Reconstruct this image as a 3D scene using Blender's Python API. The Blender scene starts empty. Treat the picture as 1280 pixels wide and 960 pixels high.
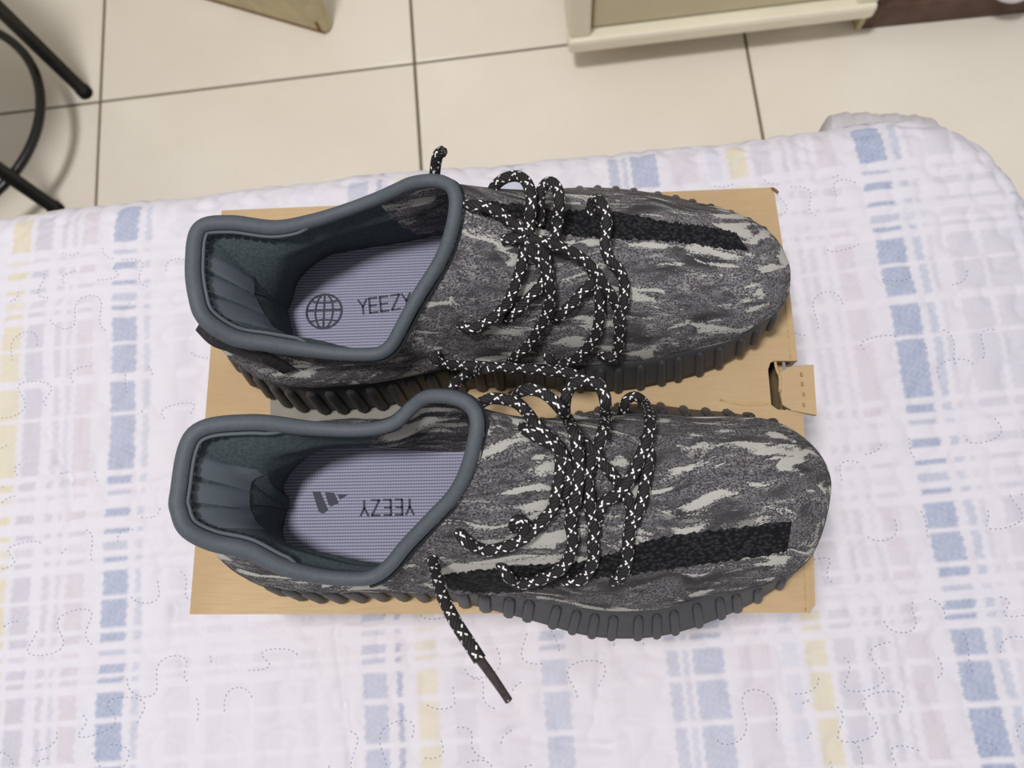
import bpy, bmesh, math, random
import numpy as np
from mathutils import Vector, Matrix
from mathutils.bvhtree import BVHTree

random.seed(7); np.random.seed(7)
scene = bpy.context.scene
COL = scene.collection

# ------------------------------------------------------------------ camera
CAM = np.array([0.04244737, -0.09849909, 0.56872963])
ROT = (0.22857277, 0.0716575, -0.01032213)
FPX = 960.0
cam_data = bpy.data.cameras.new('camera')
cam_data.sensor_width = 36.0
cam_data.lens = FPX * 36.0 / 1280.0
cam_data.clip_start = 0.01
cam_data.dof.use_dof = True
cam_data.dof.focus_distance = 0.39
cam_data.dof.aperture_fstop = 10.0
cam = bpy.data.objects.new('camera', cam_data)
COL.objects.link(cam)
cam.location = CAM; cam.rotation_euler = ROT
scene.camera = cam

# ------------------------------------------------------------------ light
world = bpy.data.worlds.new('room_light'); scene.world = world
world.use_nodes = True
bgn = world.node_tree.nodes['Background']
bgn.inputs[0].default_value = (1.0, 0.985, 0.97, 1); bgn.inputs[1].default_value = 0.50
ld = bpy.data.lights.new('ceiling_lamp', 'AREA'); ld.shape = 'DISK'; ld.size = 0.34
ld.energy = 36; ld.color = (1.0, 0.98, 0.965)
lo = bpy.data.objects.new('ceiling_lamp', ld); COL.objects.link(lo)
lo.location = (-0.40, 0.0, 2.10)
lo.rotation_euler = (Vector((0, 0, 0)) - Vector(lo.location)).to_track_quat('-Z', 'Y').to_euler()
vs = scene.view_settings
vs.view_transform = 'Standard'; vs.look = 'None'; vs.exposure = 0.0; vs.gamma = 1.0
vs.use_curve_mapping = False

# ------------------------------------------------------------------ helpers
def rotm(rx, ry, rz):
    return np.array(Matrix.Rotation(rz, 3, 'Z') @ Matrix.Rotation(ry, 3, 'Y') @ Matrix.Rotation(rx, 3, 'X'))
RM = rotm(*ROT)
ZB = 0.125                                   # top of the shoebox; the bed top is z = 0
def ray(x, y):
    return RM @ np.array([(x - 640) / FPX, -(y - 480) / FPX, -1.0])
def bp(x, y, z):
    d = ray(x, y); return CAM + d * ((z - CAM[2]) / d[2])

def make_obj(name, verts, faces, mat=None, parent=None, smooth=True, origin=(0, 0, 0), uv=None):
    me = bpy.data.meshes.new(name)
    v = np.asarray(verts, float) - np.asarray(origin, float)
    me.from_pydata(v.tolist(), [], [tuple(int(i) for i in f) for f in faces]); me.update()
    if smooth: me.polygons.foreach_set('use_smooth', np.ones(len(me.polygons), bool))
    if uv is not None:
        lay = me.uv_layers.new(name='UVMap')
        li = np.empty(len(me.loops), np.int32); me.loops.foreach_get('vertex_index', li)
        lay.data.foreach_set('uv', np.asarray(uv, float)[li].ravel())
    if mat: me.materials.append(mat)
    o = bpy.data.objects.new(name, me); COL.objects.link(o)
    o.location = origin
    if parent is not None: attach(o, parent)
    return o
def world_loc(o):
    p = Vector(o.location)
    while o.parent: o = o.parent; p += Vector(o.location)
    return p
def attach(o, parent):
    o.location = Vector(o.location) - world_loc(parent); o.parent = parent
def thing(name, label, cat, loc=(0, 0, 0), group=None):
    o = bpy.data.objects.new(name, None); COL.objects.link(o); o.location = loc
    o.empty_display_size = 0.02
    return tag(o, label, cat, group)
def tag(o, label=None, cat=None, group=None, kind=None):
    if label: o['label'] = label
    if cat: o['category'] = cat
    if group: o['group'] = group
    if kind: o['kind'] = kind
    return o
def part(name, verts, faces, mat, parent, **k):
    return make_obj(name, verts, faces, mat, parent, origin=tuple(world_loc(parent)), **k)

def catmull(P, n, closed=True):
    """n points along the control points, even in the station parameter"""
    P = np.asarray(P, float); m = len(P)
    t = np.arange(n) * (m / n) if closed else np.linspace(0, m - 1, n)
    i = np.floor(t).astype(int); f = (t - i)[:, None]
    g = (lambda k: P[k % m]) if closed else (lambda k: P[np.clip(k, 0, m - 1)])
    a, b, c, d = g(i - 1), g(i), g(i + 1), g(i + 2)
    return .5 * ((2 * b) + (c - a) * f + (2 * a - 5 * b + 4 * c - d) * f ** 2 + (3 * b - a - 3 * c + d) * f ** 3)
def resample(P, step, closed=False):
    P = np.asarray(P, float)
    Q = np.vstack([P, P[:1]]) if closed else P
    L = np.r_[0, np.cumsum(np.linalg.norm(np.diff(Q, axis=0), axis=1))]
    n = max(2, int(round(L[-1] / step)) + 1)
    s = np.linspace(0, L[-1], n)
    R_ = np.stack([np.interp(s, L, Q[:, k]) for k in range(Q.shape[1])], 1)
    return R_[:-1] if closed else R_
def smooth_path(P, step):
    P = np.asarray(P, float)
    return resample(catmull(P, len(P) * 14, closed=False), step)

def tube(path, rad, ns=10, closed=False, flat=1.0, caps=True, up=(0, 0, 1)):
    """verts, faces, uv of a tube; rad may vary along the path; flat squeezes it along up"""
    P = np.asarray(path, float); n = len(P)
    rad = np.broadcast_to(np.asarray(rad, float), (n,))
    if closed: T = np.roll(P, -1, 0) - np.roll(P, 1, 0)
    else: T = np.gradient(P, axis=0)
    T /= np.linalg.norm(T, axis=1)[:, None] + 1e-12
    up = np.asarray(up, float)
    S = np.cross(T, up); bad = np.linalg.norm(S, axis=1) < .15
    if bad.any():
        S[bad] = np.cross(T[bad], (0.3, 1, 0.1))
    S /= np.linalg.norm(S, axis=1)[:, None]
    for i in range(1, n):                      # keep the frame from flipping
        if S[i] @ S[i - 1] < 0: S[i] = -S[i]
    U = np.cross(S, T)
    a = np.linspace(0, 2 * np.pi, ns + 1)
    L = np.r_[0, np.cumsum(np.linalg.norm(np.diff(P, axis=0), axis=1))]
    V, UV = [], []
    for i in range(n):
        V.append(P[i] + rad[i] * (np.cos(a)[:, None] * S[i] + flat * np.sin(a)[:, None] * U[i]))
        UV.append(np.stack([a / (2 * np.pi), np.full(ns + 1, L[i])], 1))
    V = np.vstack(V); UV = np.vstack(UV); F = []
    m = n if closed else n - 1; w = ns + 1
    for i in range(m):
        j = (i + 1) % n
        for k in range(ns):
            F.append((i * w + k, i * w + k + 1, j * w + k + 1, j * w + k))
    if caps and not closed:
        F.append(tuple(range(ns)))
        F.append(tuple((n - 1) * w + k for k in reversed(range(ns))))
    return V, F, UV
def join(parts):
    V, F, U, o = [], [], [], 0
    for v, f, u in parts:
        V.append(v); U.append(u); F += [tuple(i + o for i in q) for q in f]; o += len(v)
    return np.vstack(V), F, np.vstack(U)
def grid_faces(nt, ns, closed_t=True):
    F = []
    for i in range(nt if closed_t else nt - 1):
        j = (i + 1) % nt
        for k in range(ns - 1):
            F.append((i * ns + k, j * ns + k, j * ns + k + 1, i * ns + k + 1))
    return F
def box_vf(x0, x1, y0, y1, z0, z1):
    V = [(x, y, z) for z in (z0, z1) for y in (y0, y1) for x in (x0, x1)]
    F = [(0, 2, 3, 1), (4, 5, 7, 6), (0, 1, 5, 4), (2, 6, 7, 3), (0, 4, 6, 2), (1, 3, 7, 5)]
    return np.array(V, float), F
def prism(poly, z0, z1):
    n = len(poly)
    V = [(p[0], p[1], z0) for p in poly] + [(p[0], p[1], z1) for p in poly]
    F = [tuple(reversed(range(n))), tuple(range(n, 2 * n))] + [(i, (i + 1) % n, n + (i + 1) % n, n + i) for i in range(n)]
    return np.array(V, float), F
def bevel(o, w, seg=2):
    m = o.modifiers.new('bevel', 'BEVEL'); m.width = w; m.segments = seg; m.limit_method = 'ANGLE'
    return o

# ------------------------------------------------------------------ materials
def srgb(r, g, b):
    f = lambda c: (c / 255 / 12.92) if c / 255 <= .04045 else ((c / 255 + .055) / 1.055) ** 2.4
    return (f(r), f(g), f(b), 1)
class NT:
    def __init__(s, name, rough=.6, spec=.3):
        s.m = bpy.data.materials.new(name); s.m.use_nodes = True
        s.t = s.m.node_tree; s.b = s.t.nodes['Principled BSDF']
        s.b.inputs['Roughness'].default_value = rough; s.b.inputs['Specular IOR Level'].default_value = spec
    def n(s, typ, **k):
        nd = s.t.nodes.new(typ)
        for a, v in k.items():
            if a.startswith('i_'): 
                key = a[2:]; key = int(key) if key.isdigit() else key.replace('_', ' ')
                s.put(nd.inputs[key], v)
            else: setattr(nd, a, v)
        return nd
    def put(s, sock, v):
        if isinstance(v, bpy.types.NodeSocket): s.t.links.new(v, sock)
        else: sock.default_value = v
    def math(s, op, a, b=0.0, c=0.0, clamp=False):
        nd = s.t.nodes.new('ShaderNodeMath'); nd.operation = op; nd.use_clamp = clamp
        s.put(nd.inputs[0], a); s.put(nd.inputs[1], b); s.put(nd.inputs[2], c); return nd.outputs[0]
    def mix(s, f, a, b):
        nd = s.t.nodes.new('ShaderNodeMix'); nd.data_type = 'RGBA'
        s.put(nd.inputs[0], f); s.put(nd.inputs[6], a); s.put(nd.inputs[7], b); return nd.outputs[2]
    def ramp(s, f, lo, hi):
        nd = s.t.nodes.new('ShaderNodeMapRange'); nd.interpolation_type = 'SMOOTHSTEP'
        s.put(nd.inputs[0], f); s.put(nd.inputs[1], lo); s.put(nd.inputs[2], hi); return nd.outputs[0]
    def coord(s, scale=(1, 1, 1), rot=(0, 0, 0), kind='Object'):
        tc = s.t.nodes.new('ShaderNodeTexCoord'); mp = s.t.nodes.new('ShaderNodeMapping')
        s.t.links.new(tc.outputs[kind], mp.inputs[0])
        mp.inputs['Scale'].default_value = scale; mp.inputs['Rotation'].default_value = rot
        return mp.outputs[0]
    def noise(s, vec, scale=1., detail=3., rough=.5, dist=0.):
        nd = s.t.nodes.new('ShaderNodeTexNoise'); s.t.links.new(vec, nd.inputs['Vector'])
        nd.inputs['Scale'].default_value = scale; nd.inputs['Detail'].default_value = detail
        nd.inputs['Roughness'].default_value = rough; nd.inputs['Distortion'].default_value = dist
        return nd.outputs[0]
    def bump(s, h, strength=.3, dist=.001):
        nd = s.t.nodes.new('ShaderNodeBump'); nd.inputs['Strength'].default_value = strength
        nd.inputs['Distance'].default_value = dist; s.put(nd.inputs['Height'], h)
        s.t.links.new(nd.outputs[0], s.b.inputs['Normal'])
    def color(s, v): s.put(s.b.inputs['Base Color'], v); return s

def plain(name, rgb, rough=.6, spec=.3, grain=0., gscale=300., bump=0.):
    t = NT(name, rough, spec); c = srgb(*rgb)
    if grain or bump:
        nz = t.noise(t.coord(), gscale, 4)
        if grain:
            d = tuple(x * (1 - grain) for x in c[:3]) + (1,); l = tuple(min(1, x * (1 + grain)) for x in c[:3]) + (1,)
            t.color(t.mix(t.ramp(nz, .3, .7), d, l))
        else: t.color(c)
        if bump: t.bump(nz, bump, .0006)
    else: t.color(c)
    return t.m

# knit of the shoe upper: dark melange with paler flowing streaks
def mat_knit(name, seed, tint=1.0):
    t = NT(name, .9, .12)
    tc = t.n('ShaderNodeTexCoord')
    add = t.n('ShaderNodeVectorMath', operation='ADD'); t.put(add.inputs[0], tc.outputs['Object']); add.inputs[1].default_value = (seed, seed * .7, 0)
    base = add.outputs[0]
    wn = t.n('ShaderNodeTexNoise'); t.put(wn.inputs['Vector'], base); wn.inputs['Scale'].default_value = 11; wn.inputs['Detail'].default_value = 2
    sub = t.n('ShaderNodeVectorMath', operation='SUBTRACT'); t.put(sub.inputs[0], wn.outputs[1]); sub.inputs[1].default_value = (.5, .5, .5)
    sc = t.n('ShaderNodeVectorMath', operation='MULTIPLY'); t.put(sc.inputs[0], sub.outputs[0]); sc.inputs[1].default_value = (.02, .05, .03)
    wv = t.n('ShaderNodeVectorMath', operation='ADD'); t.put(wv.inputs[0], base); t.put(wv.inputs[1], sc.outputs[0])
    mp = t.n('ShaderNodeMapping'); t.put(mp.inputs[0], wv.outputs[0]); mp.inputs['Scale'].default_value = (24, 150, 100); mp.inputs['Rotation'].default_value = (0, 0, .12)
    streak = t.noise(mp.outputs[0], 1.0, 2.5, .55, .5)
    mp2 = t.n('ShaderNodeMapping'); t.put(mp2.inputs[0], wv.outputs[0]); mp2.inputs['Scale'].default_value = (22, 95, 70); mp2.inputs['Location'].default_value = (7, 3, 1)
    dark = t.noise(mp2.outputs[0], 1.0, 2.5, .55, .6)
    mp3 = t.n('ShaderNodeMapping'); t.put(mp3.inputs[0], base); mp3.inputs['Scale'].default_value = (900, 1300, 1300)
    fine = t.noise(mp3.outputs[0], 1.0, 2., .6)
    fo = t.math('SUBTRACT', fine, .5)
    patch = t.noise(base, 17, 2)
    sm = t.ramp(t.math('ADD', t.math('ADD', streak, t.math('MULTIPLY', fo, .22)), t.math('MULTIPLY', t.math('SUBTRACT', patch, .5), .22)), .568, .612)
    dm = t.ramp(t.math('ADD', dark, t.math('MULTIPLY', fo, 1.1)), .585, .70)
    g0 = srgb(120 * tint, 117 * tint, 121 * tint); g1 = srgb(36, 35, 37); g2 = srgb(182, 180, 175)
    spk = t.mix(t.ramp(fine, .41, .59), srgb(62 * tint, 59 * tint, 63 * tint), g0)
    mp4 = t.n('ShaderNodeMapping'); t.put(mp4.inputs[0], wv.outputs[0]); mp4.inputs['Scale'].default_value = (60, 330, 240); mp4.inputs['Rotation'].default_value = (0, 0, -.15)
    thin = t.noise(mp4.outputs[0], 1.0, 2., .6, .4)
    tm = t.ramp(t.math('ADD', thin, t.math('MULTIPLY', fo, .4)), .60, .66); td = t.ramp(t.math('SUBTRACT', thin, t.math('MULTIPLY', fo, .4)), .40, .34)
    c = t.mix(t.math('MAXIMUM', t.math('MULTIPLY', dm, .85), t.math('MULTIPLY', td, .6)), spk, g1)
    sm = t.math('MAXIMUM', sm, t.math('MULTIPLY', tm, .35))
    c = t.mix(t.math('MULTIPLY', sm, .82), c, g2)
    t.color(c); t.bump(fine, .5, .0008)
    return t.m
def mat_stripe():
    t = NT('black_ribbed_knit', .85, .15)
    v = t.n('ShaderNodeTexVoronoi', i_Vector=t.coord((420, 620, 500)), i_Scale=1.0)
    t.color(t.mix(t.ramp(v.outputs[0], .15, .7), srgb(44, 44, 47), srgb(16, 16, 19))); t.bump(v.outputs[0], .8, .001)
    return t.m
def mat_lace():
    t = NT('black_cord_with_white_flecks', .7, .25)
    uv = t.n('ShaderNodeTexCoord').outputs['UV']
    sp = t.n('ShaderNodeSeparateXYZ'); t.put(sp.inputs[0], uv)
    u, v = sp.outputs[0], sp.outputs[1]
    vp = t.math('MULTIPLY', v, 1 / .0105)
    a = t.math('ADD', vp, t.math('MULTIPLY', u, 2.0)); b = t.math('SUBTRACT', vp, t.math('MULTIPLY', u, 2.0))
    def line(q, w): return t.math('LESS_THAN', t.math('ABSOLUTE', t.math('SUBTRACT', t.math('FRACT', q), .5)), w)
    da = t.math('MULTIPLY', line(a, .052), t.math('LESS_THAN', t.math('FRACT', t.math('ADD', t.math('MULTIPLY', b, 2.0), .1)), .46))
    db = t.math('MULTIPLY', line(b, .052), t.math('LESS_THAN', t.math('FRACT', t.math('ADD', t.math('MULTIPLY', a, 2.0), .55)), .40))
    fl = t.math('MAXIMUM', da, db)
    rib = t.math('SINE', t.math('MULTIPLY', t.math('ADD', t.math('MULTIPLY', vp, 5.), t.math('MULTIPLY', u, 10.)), 6.283))
    c = t.mix(fl, t.mix(t.ramp(rib, -1, 1), srgb(22, 21, 23), srgb(44, 41, 43)), srgb(238, 236, 236))
    t.color(c); t.bump(t.math('ADD', t.math('MULTIPLY', rib, .4), fl), .5, .0006)
    return t.m
def mat_insole():
    t = NT('lavender_grey_woven_insole', .85, .15)
    sp = t.n('ShaderNodeSeparateXYZ'); t.put(sp.inputs[0], t.coord())
    sy = t.math('SINE', t.math('MULTIPLY', sp.outputs[1], 6.283 / .0017)); sx = t.math('SINE', t.math('MULTIPLY', sp.outputs[0], 6.283 / .0014))
    w = t.math('ADD', sy, t.math('MULTIPLY', sx, .35))
    t.color(t.mix(t.ramp(w, -1.2, .7), srgb(98, 98, 118), srgb(150, 150, 170))); t.bump(w, .35, .0005)
    return t.m
def mat_card():
    t = NT('brown_cardboard', .8, .2)
    n1 = t.noise(t.coord((14, 14, 14)), 1, 4); n2 = t.noise(t.coord((60, 900, 60)), 1, 2)
    c = t.mix(t.ramp(n1, .3, .7), srgb(172, 147, 113), srgb(186, 161, 127))
    t.color(t.mix(t.math('MULTIPLY', t.ramp(n2, .35, .7), .3), c, srgb(164, 138, 104))); t.bump(n1, .15, .004)
    return t.m
def mat_tile():
    t = NT('glossy_beige_tile', .22, .45)
    n1 = t.noise(t.coord((3, 3, 3)), 1, 5, .6); n2 = t.noise(t.coord((70, 70, 70)), 1, 3)
    c = t.mix(t.ramp(n1, .3, .72), srgb(230, 221, 208), srgb(238, 230, 218))
    t.color(t.mix(t.math('MULTIPLY', t.ramp(n2, .55, .8), .25), c, srgb(224, 214, 198)))
    return t.m
def mat_print():
    t = NT('printed_quilt_cotton', .9, .1)
    at = t.n('ShaderNodeAttribute', attribute_name='print'); n = t.noise(t.coord((700, 700, 700)), 1, 2)
    wv = t.noise(t.coord((45, 45, 20)), 1, 4)
    t.color(at.outputs['Color']); t.bump(t.math('ADD', t.math('MULTIPLY', n, .12), wv), .45, .003)
    return t.m
M = dict(
    knit_a=mat_knit('grey_camouflage_knit_a', 0.0, 1.04), knit_b=mat_knit('grey_camouflage_knit_b', 1.37, .95),  # far knit tinted lighter, near knit darker: difference in light put into colour
    stripe=mat_stripe(), lace=mat_lace(), insole=mat_insole(), card=mat_card(), tile=mat_tile(), quilt=mat_print(),
    rim=plain('slate_grey_collar_binding', (74, 80, 87), .62, .3, .06, 500, .1),
    lining=plain('dark_green_grey_lining', (64, 73, 77), .9, .15, .2, 700, .4),
    band=plain('smooth_grey_heel_band', (82, 90, 98), .42, .4),
    seam=plain('dark_seam_thread', (32, 36, 41), .8, .2),
    seam_light=plain('grey_welt', (84, 90, 96), .7, .2),
    rubber=plain('charcoal_rubber', (60, 60, 63), .5, .35, .06, 200),
    ink=plain('dark_insole_print', (66, 66, 78), .8, .2),
    web=plain('black_webbing', (44, 43, 46), .8, .2, .4, 900, .5),
    aglet=plain('clear_wrapped_lace_end', (52, 42, 44), .25, .5, .3, 500),
    card_edge=plain('torn_cardboard_edge', (178, 152, 112), .9, .1, .15, 600),
    card_in=plain('inner_cardboard', (120, 92, 62), .9, .1, .1, 60),
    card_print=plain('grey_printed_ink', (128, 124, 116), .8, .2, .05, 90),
    perf=plain('punched_slot', (158, 126, 86), .9, .1),
    thread=plain('blue_grey_quilting_thread', (140, 144, 162), .9, .1),
    grout=plain('dark_grout', (116, 104, 88), .9, .1, .2, 300),
    black=plain('black_painted_steel', (22, 21, 21), .35, .5),
    cap=plain('black_rubber_foot', (16, 16, 16), .8, .2),
    seat=plain('dark_seat', (40, 34, 32), .6, .3),
    cream=plain('cream_painted_wood', (234, 227, 206), .45, .4, .03, 20),
    panel=plain('beige_recessed_panel', (205, 195, 166), .55, .3, .03, 15),
    brown=plain('dark_brown_wood', (92, 70, 58), .55, .3, .2, 40),
    beige=plain('worn_beige_wood', (196, 184, 148), .6, .3, .1, 40),
    chip=plain('bare_chipped_wood', (128, 92, 58), .8, .2, .3, 120),
    white=plain('white_glazed_pot', (228, 226, 236), .3, .5),
    plaster=plain('off_white_plaster', (222, 218, 208), .9, .1, .03, 30),
    fold=plain('greyish_cover_cloth', (196, 193, 198), .9, .1, .06, 90),
    matt=plain('mattress_fabric', (215, 212, 210), .9, .1),
)

# ------------------------------------------------------------------ floor
FZ = -0.45
YAW = 0.0755
cA = bp(125, 127, FZ)
ex = np.array([math.cos(YAW), math.sin(YAW)]); ey = np.array([-ex[1], ex[0]])
V, F = box_vf(-3, 3, -2.5, 3.5, FZ - .05, FZ - .0035)
floor = make_obj('floor', V, F, M['grout'], smooth=False); tag(floor, 'beige tiled floor with thin dark grout lines', None, None, 'structure')
S = 0.497; g = 0.0022
tv, tf = box_vf(g, S - g, g, S - g, -.012, 0)
tile0 = None
for i in range(-3, 6):
    for j in range(-4, 5):
        if tile0 is None:
            t = make_obj('tile', tv, tf, M['tile'], smooth=False); bevel(t, .0012, 2); tile0 = t
        else:
            t = tile0.copy(); COL.objects.link(t)
        p = cA[:2] + ex * S * i + ey * S * j
        t.location = (p[0], p[1], FZ + random.uniform(-.0003, .0003)); t.rotation_euler = (0, 0, YAW)
        t.parent = floor

V, F = box_vf(-2.6, 3, 2.6, 2.7, FZ - .05, 2.2); tag(make_obj('wall_back', V, F, M['plaster'], smooth=False), 'plain off-white back wall of the room', None, None, 'structure')
V, F = box_vf(-2.7, -2.6, -2.5, 2.7, FZ - .05, 2.2); tag(make_obj('wall_left', V, F, M['plaster'], smooth=False), 'plain off-white left wall of the room', None, None, 'structure')

# ------------------------------------------------------------------ bed and quilt
BA = 0.068
bx = np.array([math.cos(BA), math.sin(BA)]); by = np.array([-bx[1], bx[0]])
def bed_world(x, y): return np.stack([x * bx[0] + y * by[0], x * bx[1] + y * by[1]], -1)
def sdf_rr(x, y, x0, x1, y0, y1, r):
    cx, cy = (x0 + x1) / 2, (y0 + y1) / 2
    qx = np.abs(x - cx) - ((x1 - x0) / 2 - r); qy = np.abs(y - cy) - ((y1 - y0) / 2 - r)
    return np.hypot(np.maximum(qx, 0), np.maximum(qy, 0)) + np.minimum(np.maximum(qx, qy), 0) - r
EX0, EX1, EY0, EY1, RC, RE = -1.5, .395, -1.1, .2, .085, .03

# the meandering quilting lines (puzzle-like loops), in bed coordinates (metres)
rngq = np.random.RandomState(3)
lines = []
for r_, y0 in enumerate(np.arange(-.34, .30, .031)):
    ph = rngq.uniform(0, 6.28); t = np.arange(0, 190, .05)
    wob = .004 * np.sin(t * .37 + ph) + .003 * np.sin(t * .91 + 2 * ph)
    x = -.56 + .0066 * t - .0058 * np.sin(2 * t) * (1 + .3 * np.sin(t * .23 + ph)) + (.010 if r_ % 2 else 0)
    y = y0 + .0130 * np.sin(t) * (1 + .25 * np.sin(t * .31 + ph)) + wob
    k = x < .52
    lines.append(np.stack([x[k], y[k]], 1))

def build_quilt():
    h = .00125
    xs = np.arange(-.56, .52, h); ys = np.arange(-.36, .40, h)
    nx, ny = len(xs), len(ys)
    X, Y = np.meshgrid(xs, ys)
    # distance to the nearest stitch line, by repeated chamfer relaxation
    D = np.full((ny, nx), 1.0)
    for L in lines:
        i = np.round((L[:, 1] - ys[0]) / h).astype(int); j = np.round((L[:, 0] - xs[0]) / h).astype(int)
        k = (i >= 0) & (i < ny) & (j >= 0) & (j < nx); D[i[k], j[k]] = 0
    for it in range(10):
        for (di, dj) in ((0, 1), (1, 0), (1, 1), (1, -1)):
            w = h * math.hypot(di, dj)
            for sgn in (1, -1):
                D = np.minimum(D, np.roll(np.roll(D, di * sgn, 0), dj * sgn, 1) + w)
    puff = .0019 * (1 - np.exp(-(np.minimum(D, .012) / .0042) ** 1.5))
    rs = np.random.RandomState(5)
    wav = np.zeros_like(X)
    for k in range(26):
        a = rs.uniform(0, 6.28); f = rs.uniform(12, 75); wav += np.sin(f * (X * math.cos(a) + Y * math.sin(a)) + rs.uniform(0, 6.28)) * .016 / f
    # long wrinkles
    def crease(px, w, d):
        nonlocal wav
        for (a, b) in zip(px[:-1], px[1:]):
            A = bp(*a, 0)[:2]; B = bp(*b, 0)[:2]
            A = np.array([A @ bx, A @ by]); B = np.array([B @ bx, B @ by]); AB = B - A
            tt = np.clip(((X - A[0]) * AB[0] + (Y - A[1]) * AB[1]) / (AB @ AB), 0, 1)
            dd = np.hypot(X - A[0] - tt * AB[0], Y - A[1] - tt * AB[1])
            wav -= d * np.exp(-(dd / w) ** 2)
    crease([(60, 540), (75, 575), (88, 600), (90, 650)], .004, .0022)
    crease([(160, 560), (215, 760), (225, 830)], .004, .0018)
    crease([(640, 915), (700, 930), (760, 935)], .004, .002)
    crease([(420, 790), (432, 880), (440, 960)], .003, .0018)
    crease([(745, 770), (750, 820), (745, 900)], .003, .0012)
    crease([(1060, 760), (1150, 765), (1270, 770)], .004, .001)
    Zr = puff + wav
    wxy = bed_world(X, Y); Zr = np.where((np.abs(wxy[..., 0]) < .19) & (np.abs(wxy[..., 1]) < .14), np.minimum(Zr, .003), Zr)
    # printed plaid: albedo only
    C = np.empty((ny, nx, 3)); C[:] = srgb(212, 209, 218)[:3]
    yb = [(.30, .262), (.258, .226), (.216, .184), (.119, .099), (.096, .073), (.066, .042), (.039, -.004), (-.080, -.098), (-.101, -.121), (-.166, -.183), (-.187, -.212), (-.216, -.246), (-.250, -.30)]
    yb = [(a, b) if a > b else (b, a) for a, b in yb]
    bars = [.175, .163, .148, .136, .127, -.012, -.022, -.037, -.051, -.062, -.072, -.128, -.139, -.150, -.158]
    blk = np.zeros_like(X); bar = np.zeros_like(X)
    ss = lambda d, w: np.clip(d / w + .5, 0, 1)
    for a, b in yb: blk = np.maximum(blk, ss(a - Y, .002) * ss(Y - b, .002))
    for k, b in enumerate(bars): bar = np.maximum(bar, (.9 if k % 3 else .55) * ss(.0018 + .0013 * (k % 2) - np.abs(Y - b), .0016))
    blue, dblue, yel, gr, pk, ltb = srgb(146, 158, 186)[:3], srgb(126, 138, 170)[:3], srgb(208, 196, 152)[:3], srgb(176, 174, 186)[:3], srgb(194, 184, 192)[:3], srgb(178, 184, 202)[:3]
    cols = [(-.440, -.425, ltb, .5), (-.402, -.386, yel, .75), (-.381, -.367, gr, .6), (-.358, -.353, gr, .5), (-.348, -.345, gr, .4), (-.340, -.327, pk, .6), (-.312, -.293, blue, .85), (-.287, -.282, ltb, .7),
            (-.262, -.245, gr, .14), (-.232, -.213, pk, .25), (-.196, -.176, pk, .22), (-.160, -.150, gr, .2), (-.116, -.099, blue, .55), (-.092, -.088, dblue, .6), (-.078, -.063, yel, .5), (-.052, -.037, gr, .25),
            (-.03, -.005, pk, .15), (.010, .028, blue, .55), (.058, .066, gr, .15), (.097, .105, blue, .6), (.108, .112, blue, .45), (.115, .136, blue, .72), (.146, .168, pk, .4), (.176, .186, ltb, .35), (.192, .206, yel, .62), (.211, .225, gr, .4),
            (.233, .237, gr, .35), (.241, .246, gr, .35), (.252, .255, gr, .3), (.260, .274, pk, .5), (.291, .312, blue, .92), (.318, .324, ltb, .9), (.328, .332, gr, .3), (.343, .364, gr, .36), (.368, .392, gr, .36), (.400, .420, blue, .4), (.44, .455, gr, .3)]
    n1 = sum(np.sin(X * rs.uniform(300, 1500) + Y * rs.uniform(-1500, 1500) + rs.uniform(0, 6.28)) for k in range(8)) / 8
    n2 = sum(np.sin(X * rs.uniform(-25, 25) + Y * rs.uniform(-25, 25) + rs.uniform(0, 6.28)) for k in range(6)) / 6
    fray = .0006 * np.sin(Y * 900) + .0004 * np.sin(Y * 2300 + 1)
    skew = .0                                       # the print follows the cloth
    for (a, b, c, al) in cols:
        xx = X + fray - skew * Y
        m = ss(xx - a, .0016) * ss(b - xx, .0016)
        m = m * np.clip(blk * (.85 + .3 * n2) + bar * .95, 0, 1) * al * (1 + .35 * n1)
        m = np.clip(m, 0, 1)[..., None]
        C = C * (1 - m) + np.array(c) * m
    # faint grey-violet bars running across in the striped rows
    mb = np.clip(bar * (.10 + .10 * n2 + .12 * n1), 0, 1)[..., None]; C = C * (1 - mb) + np.array(gr) * mb
    lane = np.clip(blk * (.5 + .5 * np.sin(X * 210 + 2 * np.sin(X * 57))) * .10, 0, 1)[..., None]; C = C * (1 - lane) + np.array(gr) * lane
    # drop over the edges
    s = sdf_rr(X, Y, EX0, EX1, EY0, EY1, RC); e = 1e-4
    gx = (sdf_rr(X + e, Y, EX0, EX1, EY0, EY1, RC) - s) / e; gy = (sdf_rr(X, Y + e, EX0, EX1, EY0, EY1, RC) - s) / e
    q = np.maximum(s, 0); a = np.minimum(q / RE, math.pi / 2)
    down = np.maximum(q - RE * math.pi / 2, 0)
    out = RE * np.sin(a) + .05 * down
    PX = X - gx * q + gx * out + gx * np.sin(a) * Zr; PY = Y - gy * q + gy * out + gy * np.sin(a) * Zr
    PZ = -(RE - RE * np.cos(a)) - down + Zr * np.cos(a)
    W = bed_world(PX, PY)
    V = np.concatenate([W, PZ[..., None]], -1).reshape(-1, 3)
    idx = np.arange(nx * ny).reshape(ny, nx)
    Fq = np.stack([idx[:-1, :-1], idx[:-1, 1:], idx[1:, 1:], idx[1:, :-1]], -1).reshape(-1, 4)
    me = bpy.data.meshes.new('quilt')
    me.vertices.add(len(V)); me.vertices.foreach_set('co', V.ravel())
    me.loops.add(Fq.size); me.loops.foreach_set('vertex_index', Fq.ravel().astype(np.int32))
    me.polygons.add(len(Fq)); me.polygons.foreach_set('loop_start', np.arange(0, Fq.size, 4, dtype=np.int32))
    me.polygons.foreach_set('loop_total', np.full(len(Fq), 4, np.int32))
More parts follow.
